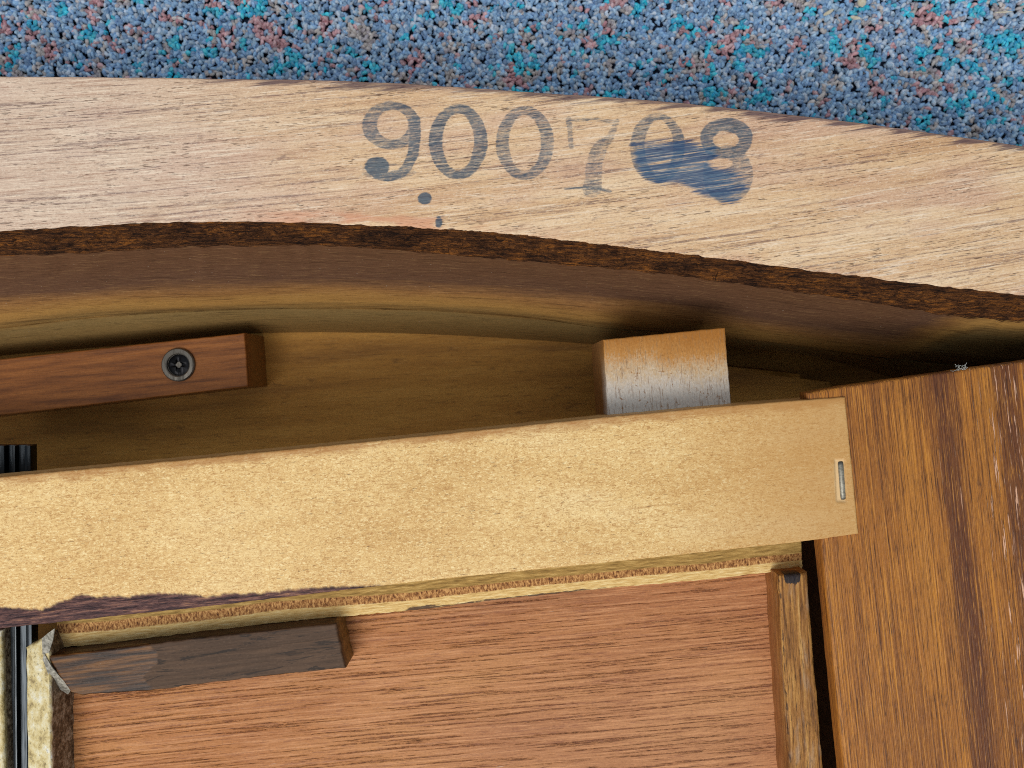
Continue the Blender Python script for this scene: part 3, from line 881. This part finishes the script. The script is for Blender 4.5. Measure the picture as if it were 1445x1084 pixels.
def sr_attr(px, py, v):
    lx = np.interp(py, [808, 853, 965, 1084, 1900], [1099, 1103, 1109, 1116, 1164]); rx = np.interp(py, [808, 849, 946, 1084, 1900], [1139, 1144, 1153, 1163, 1232])
    top = v[:, 2] > SZ - 1.1
    ed = np.exp(-np.abs(px - lx) / 3.5) * .8 + np.exp(-np.abs(rx - px) / 4) * .55
    bl = sst(1104, 1110, px) * sst(1133, 1126, px) * sst(834, 812, py)
    return dict(edge=np.where(top, ed, 0), blot=np.where(top, bl * 1.2, 0), side=np.where(top, 0, 1.0))
plate("side_board", [(1098, 812), (1139, 808)], [(1164, 1900), (1232, 1900)], 26, 150, SZ, DZ - 14, M["side"], drawer, bev=1.0, jit=.35, jf=.35, ang=-86.5, attr_fn=sr_attr, wav=.2,
      label="worn yellow brown drawer side with a black blot at its end")
def sl_attr(px, py, v):
    return dict(side=((v[:, 2] < SZ - .8) & (v[:, 0] > P(56, 0, SZ)[0])).astype(float))
left = plate("side_board", [(35, 914), (60, 900), (70, 921)], [(50, 1900), (74, 1900), (88, 1900)], 22, 130, SZ, DZ - 14, M["fibre"], drawer, bev=1.2, jit=.4, jf=.4, ang=-89, attr_fn=sl_attr, wav=.25,
             label="grubby pale drawer side with torn film at its end")
# torn film flap at the end of the pale side
def film():
    pts = [((58, 902), SZ + .2), ((66, 895), SZ + .6), ((77, 887.5), SZ + 2.0), ((75.5, 900), SZ + 1.0), ((72, 912), SZ + .2), ((66, 922), SZ - .3), ((61, 926), SZ - .2)]
    def ribbon(A, B, name):
        vs = []; 
        for (p, z) in A + B: x, y = P(p[0], p[1], z); vs.append((x, y, z))
        lo = [(x, y, z - .35) for x, y, z in vs]; n = len(A)
        f = [(i, i + 1, n + i + 1, n + i) for i in range(n - 1)]
        m = len(vs); f += [tuple(j + m for j in q[::-1]) for q in f]
        per = list(range(n)) + list(range(2 * n - 1, n - 1, -1))
        for a, b in zip(per, per[1:] + per[:1]): f.append((a, b, b + m, a + m))
        mesh_obj(name, vs + lo, f, M["film"], left, sharp=25)
    ribbon([((59, 901), SZ + .2), ((67, 894), SZ + .7), ((77, 887), SZ + 2.2)], [((60, 924), SZ + .1), ((69, 921), SZ + .1), ((75, 902), SZ + 1.2)], "torn_film")
    ribbon([((62, 922), SZ + .2), ((72, 940), SZ + .3), ((86, 957), SZ - 1.5), ((101, 972), SZ - 5)], [((60, 930), SZ + .1), ((68, 952), SZ + .0), ((76, 968), SZ - 4.5), ((96, 980), SZ - 7)], "torn_film")
film()
# dark glue block on the panel
def dk_attr(px, py, v):
    q = px - 205 + (py - 945) * .3 
    return dict(endcut=((v[:, 2] < -14.0) & (v[:, 0] > P(470, 0, -12.5)[0])).astype(float), patch=np.where(v[:, 2] > -14, .5 + np.clip(-(px - 215 + 10 * np.sin(py * .12)) / 90, -.5, .5), .3))
plate("glue_block", [(66, 926), (160, 915), (230, 906), (345, 893), (474, 879.5)], [(100, 978), (114, 981.5), (213, 975), (345, 958), (488, 943)], 90, 30, -12.5, DZ + .1, M["dark"], drawer,
      bev=.6, jit=.35, jf=.4, ang=6.4, attr_fn=dk_attr, label="dark brown offcut block with a glossier patch at its left")

# ------------------------------------------------------------------ metal drawer slide at the left
slide = mesh_obj
def bar(name, x0, x1, y0, y1, z0, z1, mat, parent, lean=0.0, rnd=.4):
    """profile bar along y (pixel y0..y1 on plane z1), lens-free real box with rounded top"""
    a = P(x0, y0, z1); b = P(x1, y1, z1)
    w = b[0] - a[0]; yt, yb = a[1], b[1]
    r = min(rnd, w / 3)
    prof = [(0, z0), (0, z1 - r), (r * .3, z1 - r * .3), (r, z1), (w - r, z1), (w - r * .3, z1 - r * .3), (w, z1 - r), (w, z0)]
    vs = []
    for y, sh in ((yt, 0), (yb, lean)):
        for px_, pz in prof: vs.append((a[0] + px_ + sh, y, pz))
    n = len(prof)
    f = [(j, (j + 1) % n, n + (j + 1) % n, n + j) for j in range(n)] + [tuple(range(n))[::-1], tuple(range(n, 2 * n))]
    return mesh_obj(name, vs, f, mat, parent, sharp=30)
sl = bar("drawer_slide", -140, 43, 628, 1900, -24, -20.5, M["black"], desk, lean=2.0)
sl["label"] = "black metal drawer slide at the left edge"
for (x0, x1, z1, mt) in ((-40, 6, -18.2, "black"), (17, 21, -18.4, "bright"), (34, 43, -18.0, "black")):
    bar("slide_rib", x0, x1, 629, 1900, -21, z1, M[mt], sl, lean=2.0)
# pale strip of the neighbouring drawer compartment
def st_attr(px, py, v): return dict(side=(v[:, 2] < -16.6).astype(float))
plate("divider_strip", [(-220, 910), (-60, 896), (1, 890)], [(-220, 1900), (-60, 1900), (24, 1900)], 30, 90, -15.5, -21, M["fibre"], desk, bev=1.0, jit=.3, ang=-88, attr_fn=st_attr,
      label="pale grubby strip beyond the black slide")

# ------------------------------------------------------------------ carpet
def carpet():
    n = 60
    xs = np.linspace(-900, 900, n); ys = np.linspace(-900, 900, n)
    X, Y = np.meshgrid(xs, ys[::-1])
    Z = ZC + .3 * fnoise(X * .02, Y * .02, 2)
    vt = np.stack([X, Y, Z], -1).reshape(-1, 3)
    mesh_obj("carpet", vt, grid_faces(n, n), M["backing"], None, kind="structure", label="dark carpet backing under the upturned furniture")
    # loops
    r = np.random.default_rng(11)
    pitch = 2.05
    gx = np.arange(-265, 265, pitch); gy = np.arange(62, 182, pitch * .92)
    GX, GY = np.meshgrid(gx, gy); GX = GX + (np.arange(len(gy)) % 2)[:, None] * pitch / 2
    GX = (GX + r.uniform(-.6, .6, GX.shape)).ravel(); GY = (GY + r.uniform(-.6, .6, GY.shape)).ravel()
    edge = np.interp(GX, aox, aoy)
    keep = GY > edge - 10
    GX, GY = GX[keep], GY[keep]
    # yarn colour comes in short runs of two to five tufts
    lab = np.zeros(len(GX), int)
    f1 = fnoise(GX * .14 + 9, GY * .18, 2); f2 = fnoise(GX * .13 + 60, GY * .17 + 30, 2); f3 = fnoise(GX * .2 + 160, GY * .2 + 130, 2)
    u = r.random(len(GX))
    lab[(f1 > .40) | (u < .03)] = 1
    lab[((f2 > .50) | ((u > .03) & (u < .07))) & (lab == 0)] = 2
    lab[((f3 > .42) | ((u > .06) & (u < .11))) & (lab == 0)] = 3
    pal = [[srgb(142, 186, 226), srgb(176, 210, 238), srgb(118, 158, 202), srgb(206, 222, 240), srgb(146, 192, 236)],
           [srgb(8, 204, 236), srgb(60, 220, 244), srgb(10, 176, 220)],
           [srgb(214, 160, 166), srgb(228, 184, 188), srgb(196, 138, 146)],
           [srgb(196, 186, 182), srgb(214, 206, 202), srgb(176, 168, 176)]]
    per = 3
    N = len(GX) * per
    cx = np.repeat(GX, per) + r.normal(0, .7, N); cy = np.repeat(GY, per) + r.normal(0, .6, N)
    cz = ZC + 1.6 + r.uniform(0, 1.9, N)
    la = np.repeat(lab, per)
    colr = np.zeros((N, 3))
    for k in range(4):
        q = np.where(la == k)[0]; pk = np.array([c[:3] for c in pal[k]])
        colr[q] = pk[r.integers(0, len(pk), len(q))] * r.uniform(.72, 1.3, (len(q), 1))
    th = r.uniform(0, math.pi, N); ln = r.uniform(.95, 1.55, N); rad = r.uniform(.6, .88, N); arch = r.uniform(.3, .9, N)
    nu, ns = 6, 6
    t = np.linspace(-1, 1, nu)
    rr = np.sqrt(np.clip(1 - (np.abs(t) * .985) ** 3.0, 0, 1))
    phi = np.arange(ns) / ns * 2 * math.pi
    # local bean: axis x, arched in z, slight sideways kink
    ax = t[None, :, None] * ln[:, None, None]
    R = rr[None, :, None] * rad[:, None, None]
    kink = r.normal(0, .25, N)
    lx = ax + 0 * phi[None, None]
    ly = R * np.cos(phi)[None, None] + kink[:, None, None] * (t ** 2)[None, :, None]
    lz = R * np.sin(phi)[None, None] * .95 - arch[:, None, None] * (t ** 2)[None, :, None]
    til = r.normal(0, .35, N)[:, None, None]
    lz = lz + til * lx * .5
    c, s = np.cos(th)[:, None, None], np.sin(th)[:, None, None]
    V = np.stack([cx[:, None, None] + lx * c - ly * s, cy[:, None, None] + lx * s + ly * c, cz[:, None, None] + lz], -1).reshape(-1, 3)
    i = np.arange(nu - 1)[:, None] * ns + np.arange(ns)[None]
    j = np.arange(nu - 1)[:, None] * ns + (np.arange(ns)[None] + 1) % ns
    fq = np.stack([i, j, j + ns, i + ns], -1).reshape(-1, 4)
    F = (fq[None] + (np.arange(N) * nu * ns)[:, None, None]).reshape(-1, 4)
    # twist of the yarn: strands run obliquely round it
    ph = np.broadcast_to(phi[None, None], (N, nu, ns)); tt = np.broadcast_to(ax, (N, nu, ns))
    tw = ph + tt * .9
    sd = np.broadcast_to(r.uniform(0, 100, N)[:, None, None], (N, nu, ns))
    ply = np.stack([np.cos(tw) * 1.7 + sd, np.sin(tw) * 1.7, tt * .35], -1).reshape(-1, 3)
    yc = np.repeat(colr, nu * ns, axis=0)
    mesh_obj("carpet_pile", V, F, M["pile"], None, dict(yarn=yc, ply=ply), sharp=None, kind="stuff", label="blue grey looped carpet pile flecked with teal, pink and beige")
carpet()

# ------------------------------------------------------------------ small loose things
def sliver(pa, pb, w, label, dz=0.0):
    z = ZC + 5.2 + dz
    a = np.r_[P(*pa, z), z]; b = np.r_[P(*pb, z), z + .5]
    d = b - a; L = np.linalg.norm(d); d /= L; n = np.array([-d[1], d[0], 0]); n /= np.linalg.norm(n); up = np.cross(d, n); 
    vs = []; f = []
    for t, s, k in ((0, .25, 0), (.15, .8, .1), (.5, 1, -.08), (.85, .7, .05), (1, .15, 0)):
        c = a + d * L * t + n * k * w
        for q in range(6):
            an = q * math.pi / 3; vs.append(c + n * w * s * math.cos(an) + up * w * .6 * s * math.sin(an))
    for k in range(4):
        for q in range(6): f.append((k * 6 + q, k * 6 + (q + 1) % 6, k * 6 + 6 + (q + 1) % 6, k * 6 + 6 + q))
    f.append(tuple(range(6))[::-1]); f.append(tuple(range(24, 30)))
    o = mesh_obj("wood_splinter", vs, f, M["sliver"], None, sharp=40)
    o["label"] = label; o["category"] = "splinter"; o["group"] = "pale splinters on the carpet"
sliver((1162, 22), (1176, 14), .75, "pale splinter slanting up to the right on the carpet, leftmost of the crumbs")
sliver((1200, 24), (1214, 27), .8, "pale flat splinter lying level on the carpet, just below the chunky crumb")
sliver((1210, 4), (1222, 3), 1.9, "chunky pale crumb on the carpet at the top of the photo")
sliver((1404, 18), (1428, 17), .35, "hair-thin pale splinter on the carpet at the far right")

def lint():
    r = np.random.default_rng(5); vs = []; f = []
    x0, y0 = P(1357, 521, TZ)
    for k in range(16):
        p = np.r_[x0, y0, TZ + .2] + np.r_[r.normal(0, 1.0), r.normal(.3, .45), abs(r.normal(0, .4))]
        an = r.uniform(-.5, 3.4); L = r.uniform(.6, 1.9) * (2 if k < 2 else 1)
        d = np.r_[math.cos(an), math.sin(an) * .5, r.uniform(-.1, .4)]
        base = len(vs); w = .07
        for t in np.linspace(0, 1, 5):
            c = p + d * L * t + np.r_[0, .25 * math.sin(t * 5 + k), .2 * math.sin(t * 4)]
            for q in range(3): vs.append(c + np.r_[w * math.cos(q * 2.1), w * math.sin(q * 2.1), w * math.sin(q * 2.1 + 1)])
        for t in range(4):
            for q in range(3): f.append((base + t * 3 + q, base + t * 3 + (q + 1) % 3, base + t * 3 + 3 + (q + 1) % 3, base + t * 3 + 3 + q))
    o = mesh_obj("lint_tuft", vs, f, M["lint"], None, sharp=None)
    o["label"] = "small grey tuft of lint caught on the top edge of the teak panel"; o["category"] = "lint"
lint()
